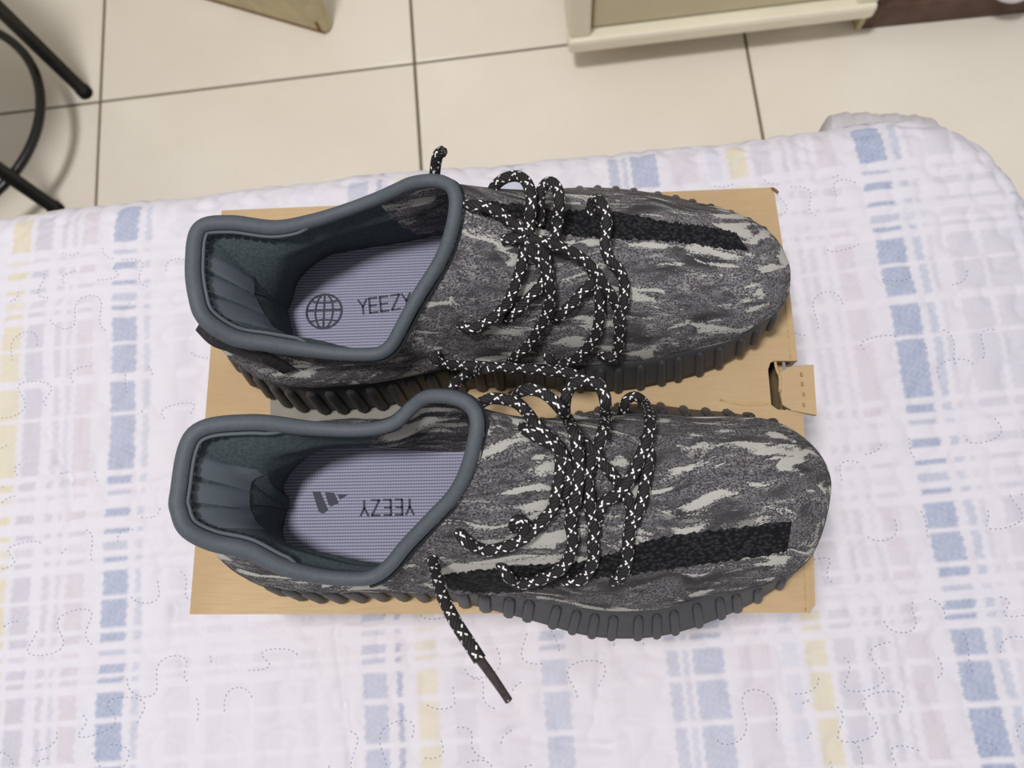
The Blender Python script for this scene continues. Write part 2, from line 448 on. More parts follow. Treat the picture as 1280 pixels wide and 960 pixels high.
    me.update(calc_edges=True)
    me.polygons.foreach_set('use_smooth', np.ones(len(Fq), bool))
    at = me.color_attributes.new('print', 'FLOAT_COLOR', 'POINT')
    at.data.foreach_set('color', np.concatenate([np.clip(C, 0, 1), np.ones((ny, nx, 1))], -1).ravel().astype(np.float32))
    me.materials.append(M['quilt'])
    me.validate()
    def surf(x, y):
        j = np.clip(np.round((x - xs[0]) / h).astype(int), 0, nx - 1); i = np.clip(np.round((y - ys[0]) / h).astype(int), 0, ny - 1)
        return V.reshape(ny, nx, 3)[i, j]
    return me, surf
qme, qsurf = build_quilt()
quilt = bpy.data.objects.new('quilt', qme); COL.objects.link(quilt)
tag(quilt, 'white quilted bedspread printed with pale blue and yellow plaid blocks', 'bedspread')
# dotted quilting thread
V, F = [], []
for L in lines:
    P = resample(L, .0034); ph = rngq.uniform(0, 6.28)
    d = np.gradient(P, axis=0); d /= np.linalg.norm(d, axis=1)[:, None]
    for k in range(len(P)):
        x, y = P[k]
        if x > .37 or y > .18 or x < -.5 or y < -.33: continue
        if math.sin(x * 23 + 3 * math.sin(y * 31 + ph)) + .6 * math.sin(x * 71 - y * 83 + ph) < .55: continue
        a = P[k] - d[k] * .0008; b = P[k] + d[k] * .0008; nn = np.array([-d[k][1], d[k][0]]) * .0003
        zc = qsurf(x, y)[2]
        q = [bed_world(*(a - nn)), bed_world(*(b - nn)), bed_world(*(b + nn)), bed_world(*(a + nn))]; o = len(V)
        V += [(*p, zc + .0002) for p in q] + [(*(bed_world(*P[k])), zc + .0006)]
        F += [(o, o + 1, o + 4), (o + 1, o + 2, o + 4), (o + 2, o + 3, o + 4), (o + 3, o, o + 4)]
tag(part('quilting_stitches', V, F, M['thread'], quilt, smooth=False), 'blue-grey dotted stitching in looping lines', None, None, 'stuff')
# loose corner of the quilt bunched out over the mattress edge
n1_, n2_ = 70, 16
V = []
for i in range(n1_):
    u = i / (n1_ - 1)
    px = 1038 + u * 185
    lift = 1 - max(0, (u - .72) / .28) ** 2
    lip = 1 - math.exp(-u / .05)
    top = bp(px, 172 + 26 * max(0, u - .6) ** 1.2, -.012)
    out = bp(px + 6 * u, 138 + 3 * math.sin(u * 5) + 300 * max(0, u - .66) ** 1.3 + (1 - lip) * 10, -.06)
    bot = out * np.array([1, 1, 0]) + np.array([0, -.005, -.17])
    for k in range(n2_):
        w = k / (n2_ - 1)
        p = (1 - w) ** 2 * top + 2 * w * (1 - w) * (out + np.array([0, .022, .03]) * (1 - u ** 3)) + w * w * bot
        fold = .0006 * (math.sin(u * 46 + 5 * w + 2 * math.sin(u * 9)) + .6 * math.sin(u * 97 + 8 * w)) * math.sin(math.pi * min(1, w * 1.4 + .1))
        V.append(p + np.array([.2 * fold, fold, .6 * fold]))
fold = part('hanging_corner', V, grid_faces(n1_, n2_, False) + [tuple(range(n2_))], M['fold'], quilt)
sm_ = fold.modifiers.new('thick', 'SOLIDIFY'); sm_.thickness = .004
fold['label'] = 'greyish bunched corner of the cover'
# the bed below it
bed = thing('bed', 'mattress on a low base under the quilted bedspread', 'bed', (0, 0, FZ))
def rr_poly(x0, x1, y0, y1, r, n=10):
    P = []
    for cx, cy, a0 in ((x1 - r, y1 - r, 0), (x0 + r, y1 - r, 90), (x0 + r, y0 + r, 180), (x1 - r, y0 + r, 270)):
        for k in range(n + 1):
            a = math.radians(a0 + 90 * k / n); P.append((cx + r * math.cos(a), cy + r * math.sin(a)))
    return [bed_world(*p) for p in P]
V, F = prism(rr_poly(EX0 + .02, EX1 + .012, EY0, EY1 + .012, .09), -.22, -.014); bevel(part('mattress', V, F, M['matt'], bed, smooth=False), .02, 3)
V, F = prism(rr_poly(EX0 + .04, EX1 - .02, EY0 + .02, EY1 - .02, .03), FZ + .005, -.222); part('bed_base', V, F, M['brown'], bed, smooth=False)

# ------------------------------------------------------------------ shoebox
BC = [bp(277, 263, ZB), bp(967, 234, ZB), bp(1014, 766, ZB), bp(237, 768, ZB)]
TL, TR, BR, BL = [np.array(p[:2]) for p in BC]
sbox = thing('shoebox', 'brown cardboard shoebox with a torn tab, under the two sneakers', 'box', (0, 0, .004))
zt = ZB
def pxy(x, y, z=zt): return bp(x, y, z)[:2]
lid = [TL, BL, BR, pxy(1011, 640), pxy(1004, 514), pxy(972, 512), pxy(964, 506), pxy(960, 462), pxy(963, 453), pxy(968, 451), pxy(997, 451), pxy(988, 370), TR]
V, F = prism(lid, zt - .003, zt); o = part('lid_top', V, F, M['card'], sbox, smooth=False)
def wall(name, a, b, z0, z1, inner, th=.003, mat='card', flare=(0, 0)):
    a, b = np.array(a), np.array(b); nrm = np.array(inner, float); nrm /= np.linalg.norm(nrm); fl = np.array(flare)
    pts = [a + fl, b + fl, b + fl + nrm * th, a + fl + nrm * th]; ptt = [a, b, b + nrm * th, a + nrm * th]
    V = [(*p, z0) for p in pts] + [(*p, z1) for p in ptt]
    F = [(3, 2, 1, 0), (4, 5, 6, 7), (0, 1, 5, 4), (1, 2, 6, 5), (2, 3, 7, 6), (3, 0, 4, 7)]
    return part(name, V, F, M[mat], sbox, smooth=False)
wall('front_wall', BL, BR, .004, zt - .003, (0, 1)); wall('back_wall', TL, TR, .004, zt - .003, (0, -1))
wall('end_wall', TL, BL, .004, zt - .003, (1, 0)); wall('end_wall', TR, BR, .004, zt - .014, (-1, 0))
wall('end_wall', TR, pxy(997, 451), zt - .014, zt - .003, (-1, 0)); wall('end_wall', pxy(1004, 514), BR, zt - .014, zt - .003, (-1, 0))
V, F = prism([TL * .985, BL * .985, BR * .985, TR * .985], .004, .007); part('box_bottom', V, F, M['card_in'], sbox, smooth=False)
# the fold of the lid rim standing off along the near part of the right end
V, F = prism([pxy(1012, 648), pxy(1014, 767), pxy(1022, 757), pxy(1019, 652)], zt - .045, zt - .004); part('lid_rim', V, F, M['card'], sbox, smooth=False)
# torn tab bent out through the slot
tab = [(975, 466), (986, 459), (997, 456.5), (1017, 456), (1021, 519), (1000, 515), (990, 513), (978, 506), (974, 488)]
hh = [.000, .001, .002, .003, .003, .002, .001, .000, -.001]
P3 = [bp(x, y, zt + h) for (x, y), h in zip(tab, hh)]
n = len(P3); V = P3 + [p - np.array([0, 0, .003]) for p in P3]
F = [tuple(reversed(range(n))), tuple(range(n, 2 * n))] + [(i, (i + 1) % n, n + (i + 1) % n, n + i) for i in range(n)]
tb = part('torn_tab', V, F, M['card'], sbox, smooth=False); tb['label'] = 'torn cardboard tab sticking out'
for (x, y) in ((1002, 468), (1003, 480), (1005, 493), (1005, 506)):
    c = bp(x, y, zt + .0026); V, F = box_vf(c[0] - .0005, c[0] + .0005, c[1] - .0011, c[1] + .0011, c[2] - .001, c[2] + .0006); part('perforation', V, F, M['perf'], tb, smooth=False)
P = [bp(x, y, zt + .0005) for x, y in ((969, 452), (971, 462), (975, 472), (975, 490))]
v, f, u = tube(smooth_path(P, .002), .0008, 6); part('torn_edge', v, f, M['card_edge'], sbox)
# crumpled corner and grey printed panel
P = [bp(964, 236, zt - .001), bp(968, 237, zt + .0005), bp(972, 241, zt - .001)]
v, f, u = tube(smooth_path(P, .002), .0011, 6); part('crumpled_corner', v, f, M['card_in'], sbox)
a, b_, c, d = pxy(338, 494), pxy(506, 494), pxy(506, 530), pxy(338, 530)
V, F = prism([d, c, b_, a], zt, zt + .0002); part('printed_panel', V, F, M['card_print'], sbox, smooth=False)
P = [bp(x, y, zt + .0001) for x, y in ((900, 500), (930, 506), (960, 505))]
v, f, u = tube(smooth_path(P, .003), .0006, 5); part('crease', v, f, M['card_edge'], sbox)

for q in (((1003, 560), (1008, 650), (1011, 764)), ((982, 330), (988, 400), (992, 449))):
    v, f, u = tube(smooth_path([bp(x - 4, y, zt) for x, y in q], .004), .0005, 5); part('crease', v, f, M['card_edge'], sbox)

# ------------------------------------------------------------------ sneakers
NTT = 288
def offset_px(loop, d):
    P = np.asarray(loop, float); T = np.roll(P, -1, 0) - np.roll(P, 1, 0); T /= np.linalg.norm(T, axis=1)[:, None]
    N = np.stack([-T[:, 1], T[:, 0]], 1)
    A = np.sum(P[:, 0] * np.roll(P[:, 1], -1) - np.roll(P[:, 0], -1) * P[:, 1])
    if A < 0: N = -N
    return P + N * d
def plan_normals(P):
    T = np.roll(P, -1, 0) - np.roll(P, 1, 0); T /= np.linalg.norm(T, axis=1)[:, None]
    N = np.stack([T[:, 1], -T[:, 0]], 1)
    A = np.sum(P[:, 0] * np.roll(P[:, 1], -1) - np.roll(P[:, 0], -1) * P[:, 1])
    return N if A > 0 else -N
def sstep(x, a, b):
    t = np.clip((x - a) / (b - a), 0, 1); return t * t * (3 - 2 * t)

class Shoe: pass
def build_shoe(label, st, lat, knit, ink_builder, ridge_y):
    """st: stations around the shoe: (outline x, y in mm on the box; collar px x, y, height in m)"""
    S_ = Shoe()
    out = np.array([(a / 1000, b / 1000) for a, b, *_ in st])
    cpx = offset_px([(c, d) for _, _, c, d, _ in st], 7.5)
    coll = np.array([bp(x, y, ZB + h) for (x, y), (*_, h) in zip(cpx, st)])
    root = thing('sneaker', label, 'shoe', (0.01, float(out[:, 1].mean()), ZB), 'pair of sneakers on the shoebox')
    O = catmull(out, NTT); C = catmull(coll, NTT)
    N = plan_normals(O)
    x = O[:, 0]; latm = sstep(lat * (O[:, 1] - out[:, 1].mean()), -.02, .02)
    # ---- midsole
    zb = .014 * sstep(x, .105, .18) ** 1.3 + .004 * sstep(-x, .12, .155)
    ztp = .036 - .010 * sstep(x, -.08, .06) + .009 * sstep(x, .12, .178)
    inset = .006 + (.004 + .0055 * latm) * sstep(x, -.05, .05) - (.0085 + .004 * latm) * sstep(x, .11, .172)
    T3 = np.c_[O - N * inset[:, None], ZB + ztp]
    loops = []
    for (fi, fz) in ((-.005, 0.0), (-.001, .0), (0, .08)): loops.append(np.c_[O + N * fi, ZB + .0004 + zb + (ztp - zb) * fz])
    for q in (.3, .55, .8, .97): 
        loops.append(np.c_[O - N * (inset * ((q - .08) / .92))[:, None], ZB + zb + (ztp - zb) * q])
    loops.append(np.c_[T3[:, :2] - N * .002, T3[:, 2] + .0005]); loops.append(np.c_[T3[:, :2] - N * .008, T3[:, 2] - .001])
    Vm = np.stack(loops, 1).reshape(-1, 3); Fm = grid_faces(NTT, len(loops)); k = len(loops)
    Fm.append(tuple(i * k for i in reversed(range(NTT))))
    mid = part('midsole', Vm, Fm, M['rubber'], root); mid['label'] = 'charcoal rubber midsole with vertical ribs'
    # ribs: one shared capsule
    rv, rf = [], []
    prof = [(0, .0), (.0, .7), (.07, 1.0), (.5, 1.0), (.86, .95), (.96, .65), (1, 0.0)]
    for (zz, rr) in prof:
        for a in np.linspace(0, 2 * math.pi, 9)[:-1]: rv.append((rr * math.cos(a), rr * math.sin(a), zz))
    for i in range(len(prof) - 1):
        for q in range(8): rf.append((i * 8 + q, i * 8 + (q + 1) % 8, (i + 1) * 8 + (q + 1) % 8, (i + 1) * 8 + q))
    rme = bpy.data.meshes.new('rib'); rme.from_pydata(rv, [], rf); rme.polygons.foreach_set('use_smooth', np.ones(len(rf), bool)); rme.materials.append(M['rubber'])
    Ld = np.r_[0, np.cumsum(np.linalg.norm(np.diff(np.vstack([O, O[:1]]), axis=0), axis=1))]
    for s0 in np.arange(.004, Ld[-1] - .004, .0118):
        i = int(np.searchsorted(Ld, s0)) % NTT
        if x[i] > .163: continue
        lo_ = np.array([*(O[i] + N[i] * .0004), ZB + zb[i] + .0008]); hi_ = np.array([*(O[i] - N[i] * (inset[i] * .86 - .0002)), ZB + zb[i] + (ztp[i] - zb[i]) * .88])
        d = Vector(hi_ - lo_); L_ = d.length; d.normalize()
        r = .0038 - .0011 * sstep(x[i], -.02, .05)
        nx_ = Vector((N[i][0], N[i][1], 0)); yv = d.cross(nx_).normalized(); xv = yv.cross(d)
        Mx = Matrix(((xv.x * r * .8, yv.x * r, d.x * L_, 0), (xv.y * r * .8, yv.y * r, d.y * L_, 0), (xv.z * r * .8, yv.z * r, d.z * L_, 0), (0, 0, 0, 1)))
        ro = bpy.data.objects.new('rib', rme); COL.objects.link(ro); ro.parent = mid
        Mx.translation = Vector(lo_) - world_loc(root); ro.matrix_local = Mx
    # ---- upper
    ts = np.linspace(0, 1, 52) ** 1.7
    rx = np.array([-.2, -.05, .0, .03, .06, .09, .12, .145, .158, .168, .176, .186]); rz = np.array([.105, .105, .100, .090, .080, .0715, .064, .058, .053, .047, .040, .033])
    # outline extents as functions of x, both sides
    half = NTT // 2
    oy = T3[:, :2]; tip = int(np.argmax(oy[:, 0])); back = int(np.argmin(oy[:, 0]))
    def side(i0, i1):
        idx = np.arange(i0, i1 if i1 > i0 else i1 + NTT) % NTT; q = oy[idx]; o_ = np.argsort(q[:, 0]); return q[o_]
    sa, sb = side(back, tip), side(tip, back)
    ya = lambda xx: np.interp(xx, sa[:, 0], sa[:, 1]); yb_ = lambda xx: np.interp(xx, sb[:, 0], sb[:, 1])
    dist = np.linalg.norm(C[:, :2] - oy, axis=1); wd = sstep(dist, .030, .075)
    U = np.zeros((NTT, len(ts), 3))
    toe_x = oy[tip, 0]
    def dome(p):
        a, b = ya(p[:, 0]), yb_(p[:, 0]); lo2, hi2 = np.minimum(a, b), np.maximum(a, b)
        cy = np.clip(np.interp(p[:, 0], ridge_y[0], ridge_y[1]), lo2 + .001, hi2 - .001)
        e = np.where(p[:, 1] > cy, (p[:, 1] - cy) / (hi2 - cy + 1e-6), (cy - p[:, 1]) / (cy - lo2 + 1e-6)); e = np.clip(e, 0, 1)
        xx = np.clip(p[:, 0] + (.178 - toe_x), -.2, .186)
        H = np.interp(xx, rx, rz); z0 = np.interp(p[:, 0], [-.2, -.08, .06, .12, .178], [.036, .036, .026, .026, .035])
        return ZB + z0 + (np.maximum(H - z0, 0)) * (1 - e ** 2.2) ** .74
    zdome1 = dome(C[:, :2])
    for k_, s in enumerate(ts):
        bul = .0035 * math.sin(math.pi * min(1, s / .45))
        p = oy * (1 - s) + C[:, :2] * s + N * bul * (1 - .3 * wd)[:, None]
        p[:, :] -= 0
        zl = T3[:, 2] * (1 - s) + C[:, 2] * s
        zd = dome(p)
        zd = zd + (C[:, 2] - zdome1) * s ** 4
        zd = np.where(k_ == 0, T3[:, 2] - .001, zd)
        z = zl * (1 - wd) + zd * wd
        U[:, k_] = np.c_[p, z]
    for it in range(4):                        # relax the surface a little
        A = U[:, 1:-1]; U[:, 1:-1] = .5 * A + .125 * (np.roll(U, 1, 0)[:, 1:-1] + np.roll(U, -1, 0)[:, 1:-1] + U[:, :-2] + U[:, 2:])
    Uf = grid_faces(NTT, len(ts))
    up = part('upper', U.reshape(-1, 3), Uf, M[knit], root); up['label'] = 'grey camouflage knit upper with pale streaks'
    bvh = BVHTree.FromPolygons([Vector(v) for v in U.reshape(-1, 3)], Uf)
    S_.root, S_.bvh, S_.up = root, bvh, up
    # ---- collar binding
    heel = sstep(-C[:, 0], .06, .105)
    r = .0034 + .0008 * heel
    v, f, u = tube(C, r, 12, closed=True); part('collar_binding', v, f, M['rim'], root)
    CN = plan_normals(C[:, :2])
    # ---- lining
    ins = .012 + .027 * sstep(-O[:, 0], .09, .15)
    B_ = O - N * (inset + ins)[:, None]
    B_[:, 0] = np.minimum(B_[:, 0], .13)
    ls = np.linspace(0, 1, 30); Lg = np.zeros((NTT, len(ls), 3))
    hz = ZB + .034
    fr = sstep(C[:, 0], -.065, -.035)
    P0 = C - np.c_[CN * .0015, np.zeros(NTT)]
    P1 = np.c_[C[:, :2] * .88 + B_ * .12 - CN * (.004 + .007 * heel)[:, None], C[:, 2] * (.72 + .16 * heel) + hz * (.28 - .16 * heel)]
    P2 = np.c_[C[:, :2] * .22 + B_ * .78 - N * (.012 * heel)[:, None], C[:, 2] * (.22 + .26 * heel) + hz * (.78 - .26 * heel)]
    P3_ = np.c_[B_, np.full(NTT, hz - .001)]
    for k_, s in enumerate(ls):
        p = (1 - s) ** 3 * P0 + 3 * s * (1 - s) ** 2 * P1 + 3 * s * s * (1 - s) * P2 + s ** 3 * P3_
        ridge = .0022 * (math.exp(-((s - .30) / .07) ** 2) + math.exp(-((s - .52) / .07) ** 2))
        sidew = sstep(C[:, 0], -.105, -.08) * (1 - sstep(C[:, 0], -.035, -.015))
        p[:, :2] -= CN * (ridge * sidew)[:, None]
        Lg[:, k_] = p
    S_.Lg = Lg
    allf = grid_faces(NTT, len(ls)); nl = len(ls)
    front = fr > .5
    lf = [q for q in allf if not (front[q[0] // nl] and front[q[1] // nl])]; ff = [q for q in allf if (front[q[0] // nl] and front[q[1] // nl])]
    part('lining', Lg.reshape(-1, 3), lf, M['lining'], root); part('tongue_lining', Lg.reshape(-1, 3), ff, M[knit], root)
    # seam just inside the binding, all around the heel, and outside at the front
    nrmL = -np.c_[CN, np.zeros(NTT)]
    sel = np.where(C[:, 0] < -.078)[0]
    brk = np.where(np.diff(sel) > 1)[0]
    order = np.r_[sel[brk[0] + 1:], sel[:brk[0] + 1]] if len(brk) else sel
    path = C[order] - np.c_[CN[order] * ((r[order] + .0010) * (1 - sstep(np.abs(np.linspace(-1, 1, len(order))), .85, 1.0)))[:, None], -.0012 + .003 * sstep(np.abs(np.linspace(-1, 1, len(order))), .85, 1.0)]
    v, f, u = tube(path, .0009, 6); part('welt', v, f, M['seam_light'], root)
    order = order[12:-12]
    ds = resample(C[order] - np.c_[CN[order] * (r[order] + .0020)[:, None], np.full(len(order), .0002)], .0042)
    V, F = [], []
    tg = np.gradient(ds, axis=0); tg /= np.linalg.norm(tg, axis=1)[:, None]
    segs = [tube(np.array([ds[i] - tg[i] * .0013, ds[i] + tg[i] * .0013]), .0006, 5) for i in range(1, len(ds) - 1)]
    v, f, u = join(segs); tag(part('stitching', v, f, M['seam'], root), None, None, None, 'stuff')
    sel = np.where(C[:, 0] > -.052)[0]
    brk = np.where(np.diff(sel) > 1)[0]; order = np.r_[sel[brk[0] + 1:], sel[:brk[0] + 1]] if len(brk) else sel
    path = C[order] + np.c_[CN[order] * (r[order] + .0004)[:, None], np.full(len(order), -.0028)]
    v, f, u = tube(path, .0009, 6); part('seam', v, f, M['seam'], root)
    # ---- heel bands on the lining
    ib = int(np.argmin(C[:, 0])); 
    hb = np.where(C[:, 0] < -.100)[0]; cyh = (C[hb, 1].min() + C[hb, 1].max()) / 2
    for c0 in (-.0122, 0.0, .0122):
        rows = []
        for k_ in range(2, 16):
            yy = Lg[:, k_, 1]; m_ = Lg[:, k_, 0] < -.075
            idx = np.where(m_)[0]; o_ = idx[np.argsort(yy[idx])]
            cen = cyh + c0 * (1 - .018 * k_) - .0012 - .00022 * k_
            for q in np.linspace(-1, 1, 7):
                ty = cen + q * .0052
                pt = np.array([np.interp(ty, Lg[o_, k_, 1], Lg[o_, k_, a]) for a in range(3)]); pt[1] = ty
                edge = 1 - abs(q) ** 6
                rows.append(pt + np.array([.0009, 0, .0009]) * edge - np.array([.0003, 0, .0003]))
        part('heel_band', rows, grid_faces(14, 7, False), M['band'], root)
    # ---- insole
    zi = ZB + .0345
    h_ = NTT // 2
    Ba, Bb = B_[1:h_] + N[1:h_] * .004, (B_ + N * .004)[:h_:-1]
    V = np.stack([np.c_[Ba, np.full(len(Ba), zi)], np.c_[Bb, np.full(len(Bb), zi)]], 1).reshape(-1, 3)
    insole = part('insole', V, grid_faces(len(Ba), 2, False), M['insole'], root, smooth=False)
    ink_builder(insole, zi + .0004)
    S_.C, S_.O, S_.N = C, O, N
    return S_

def stroke_poly(pts, z, w=None):
    """flat printed shape: polygon in photo pixels laid on the insole"""
    P = [bp(x, y, z) for x, y in pts]; n = len(P)
    V = P + [p - np.array([0, 0, .0003]) for p in P]
    return V, [tuple(range(n)), tuple(reversed(range(n, 2 * n)))] + [(i, n + i, n + (i + 1) % n, (i + 1) % n) for i in range(n)]
GLY = {'Y': [((0, 1), (.5, .5)), ((1, 1), (.5, .5)), ((.5, .5), (.5, 0))], 'E': [((0, 0), (0, 1)), ((0, 1), (.9, 1)), ((0, .5), (.8, .5)), ((0, 0), (.9, 0))],
       'Z': [((0, 1), (1, 1)), ((1, 1), (0, 0)), ((0, 0), (1, 0))]}
def lettering(word, o, ux, uy, adv, z, parent, wdt=.00075):
    """o: pixel of the first letter's lower left; ux, uy: pixel vectors of letter width and height; adv: pixel advance"""
    for k, ch in enumerate(word):
        parts = []
        for a, b in GLY[ch]:
            q = [bp(o[0] + adv[0] * k + ux[0] * p[0] + uy[0] * p[1], o[1] + adv[1] * k + ux[1] * p[0] + uy[1] * p[1], z) for p in (a, b)]
            d = q[1] - q[0]; d /= np.linalg.norm(d); nn = np.array([-d[1], d[0], 0]) * wdt
            e = d * wdt * .6
            V = [q[0] - nn - e, q[1] - nn + e, q[1] + nn + e, q[0] + nn - e]; V = np.array(V + [v - np.array([0, 0, .0003]) for v in V])
            parts.append((V, [(0, 1, 2, 3), (7, 6, 5, 4), (0, 4, 5, 1), (1, 5, 6, 2), (2, 6, 7, 3), (3, 7, 4, 0)], np.zeros((8, 2))))
        v, f, u = join(parts); part('printed_letter', v, f, M['ink'], parent, smooth=False)
def ring_vf(c, r, z, w, n=32, sx=1.0, a0=0, a1=360):
    a = np.radians(np.linspace(a0, a1, n)); P = np.stack([c[0] + r * sx * np.cos(a), c[1] + r * np.sin(a), np.full(n, z)], 1)
    return tube(P, w, 4, flat=.3)
def ink_globe(ins, z):
    c = bp(405, 389, z); r = np.linalg.norm(bp(427, 389, z) - c)
    segs = [ring_vf(c, r, z, .0006, 36)]
    segs.append(tube(np.array([c - [r, -.0006, 0], c + [r, .0006, 0]]), .0005, 4, flat=.3)); segs.append(tube(np.array([c - [0, r, 0], c + [0, r, 0]]), .0005, 4, flat=.3))
    segs.append(ring_vf(c, r, z, .0005, 28, .5)); 
    for s in (-1, 1):
        a = np.linspace(-1, 1, 12); y = c[1] + s * r * (.50 + .12 * a ** 2); xx = np.sqrt(np.maximum(0, r * r - (y - c[1]) ** 2))
        segs.append(tube(np.stack([c[0] + a * xx, y, np.full(12, z)], 1), .0005, 4, flat=.3))
    v, f, u = join(segs); o = part('printed_globe', v, f, M['ink'], ins); o['label'] = 'dark printed globe of meridian lines'
    lettering('YEEZY', (449, 393), (10.5, -1.4), (-1.5, -18), (13.6, -1.9), z, ins, .00055)
def ink_bars(ins, z):
    for poly in ([(390.3, 614.4), (400, 614.4), (410, 637.5), (404, 642), (398.5, 640)], [(406, 615.2), (417.5, 616), (423, 628.7), (413.7, 633), (410.6, 631)], [(421.5, 617.6), (435, 618), (429, 622), (425, 624.4)]):
        V, F = stroke_poly(poly, z); part('printed_bar', V, F, M['ink'], ins, smooth=False)
    lettering('YEEZY', (516.5, 624), (-9.5, 0), (.5, 19), (-14.2, .4), z, ins, .00055)

# far shoe (left foot) and near shoe (right foot): stations run heel back > near side > toe > far side
ST1 = [(-160, 45, 235, 330, 0.103), (-157, 26, 239, 372, 0.103), (-142, 8, 252, 404, 0.1), (-122, -4, 290, 429, 0.092), (-103, -8, 333, 437, 0.086), (-84, -8, 372, 443, 0.081), (-62, -6, 420, 449, 0.078), (-36, -1, 468, 450, 0.078), (-8, 3, 492, 439, 0.08), (30, 2, 507, 415, 0.084), (68, -1, 520, 390, 0.088), (100, 3, 536, 363, 0.092), (130, 11, 552, 338, 0.096), (152, 24, 563, 316, 0.1), (167, 40, 571, 292, 0.104), (171, 58, 576, 268, 0.107), (166, 79, 577, 248, 0.108), (150, 98, 572, 232, 0.108), (125, 116, 561, 223, 0.107), (90, 126, 547, 219, 0.106), (53, 129, 530, 219, 0.105), (15, 120, 510, 223, 0.102), (-15, 110, 490, 232, 0.098), (-45, 102, 465, 243, 0.093), (-75, 98, 430, 256, 0.09), (-102, 94, 390, 269, 0.091), (-125, 88, 345, 278, 0.094), (-144, 76, 288, 272, 0.1), (-156, 62, 245, 282, 0.103)]
ST2 = [(-152, -62, 217, 615, 0.103), (-151, -80, 218, 642, 0.103), (-142, -97, 231, 668, 0.101), (-126, -110, 264, 685, 0.096), (-105, -116, 308, 695, 0.091), (-82, -117, 352, 716, 0.085), (-58, -116, 402, 728, 0.08), (-35, -117, 450, 731, 0.078), (-12, -121, 475, 725, 0.078), (20, -129, 494, 710, 0.08), (55, -138, 512, 688, 0.083), (90, -138, 530, 669, 0.087), (122, -129, 550, 648, 0.091), (148, -116, 570, 627, 0.095), (167, -100, 584, 605, 0.099), (178, -76, 594, 580, 0.103), (179, -50, 600, 556, 0.106), (164, -30, 604, 531, 0.108), (143, -18, 600, 512, 0.108), (115, -13, 589, 499, 0.107), (82, -9, 572, 491, 0.106), (45, -15, 552, 488, 0.104), (10, -20, 530, 490, 0.101), (-20, -21, 512, 502, 0.096), (-48, -20, 488, 523, 0.092), (-76, -17, 450, 530, 0.09), (-105, -20, 390, 528, 0.092), (-130, -28, 310, 521, 0.099), (-146, -45, 238, 538, 0.103)]
s1 = build_shoe('grey camouflage knit sneaker with a globe printed on its insole, farther from the viewer', ST1, 1, 'knit_a', ink_globe, ([-.2, -.004, .06, .12, .172], [.05, .066, .064, .060, .058]))
s2 = build_shoe('grey camouflage knit sneaker with three slanted bars printed on its insole, nearer the viewer', ST2, -1, 'knit_b', ink_bars, ([-.2, .0, .06, .12, .18], [-.06, -.042, -.048, -.056, -.062]))

def on_upper(S_, x, y, lift):
    d = Vector(ray(x, y)).normalized()
    hit, nrm, idx, dist = S_.bvh.ray_cast(Vector(CAM), d)
    if hit is None: return None
    if nrm.z < 0: nrm = -nrm
    return np.array(hit - d * (lift / max(.45, -d.dot(nrm)))) , np.array(nrm)

# side stripes knitted into the lateral side
def stripe(S_, lo, hi, jag):
    """lo, hi: lower and upper edge in photo pixels, laid onto the upper"""
    n, m = 150, 11
    A = catmull(lo, n, False); B = catmull(hi, n, False)
    V, ok = [], []
    for i in range(n):
        j1 = jag * (random.random() - .5); j2 = jag * (random.random() - .5)
        for k in range(m):
            w = k / (m - 1); p = A[i] * (1 - w) + B[i] * w
            p = p + np.array([0, j1 * (1 - w) ** 6 + j2 * w ** 6])
            h = on_upper(S_, p[0], p[1], .0007 if 0 < k < m - 1 else .0001); ok.append(h is not None); V.append(h[0] if h is not None else (0, 0, 0))
    F = [q for q in grid_faces(n, m, False) if all(ok[i] for i in q)]
    return part('side_stripe', V, F, M['stripe'], S_.root)
stripe(s1, [(602, 268), (650, 276), (700, 292), (760, 298), (830, 301), (880, 307), (937, 315)], [(600, 250), (650, 256), (700, 262), (760, 264), (830, 276), (880, 283), (920, 291)], 4)['label'] = 'black ribbed stripe along the outer side'
stripe(s2, [(560, 736), (610, 741), (680, 736), (740, 724), (800, 717), (880, 706), (984, 690)], [(553, 719), (600, 713), (660, 706), (740, 700), (800, 678), (880, 664), (990, 652)], 4)['label'] = 'black ribbed stripe along the outer side'

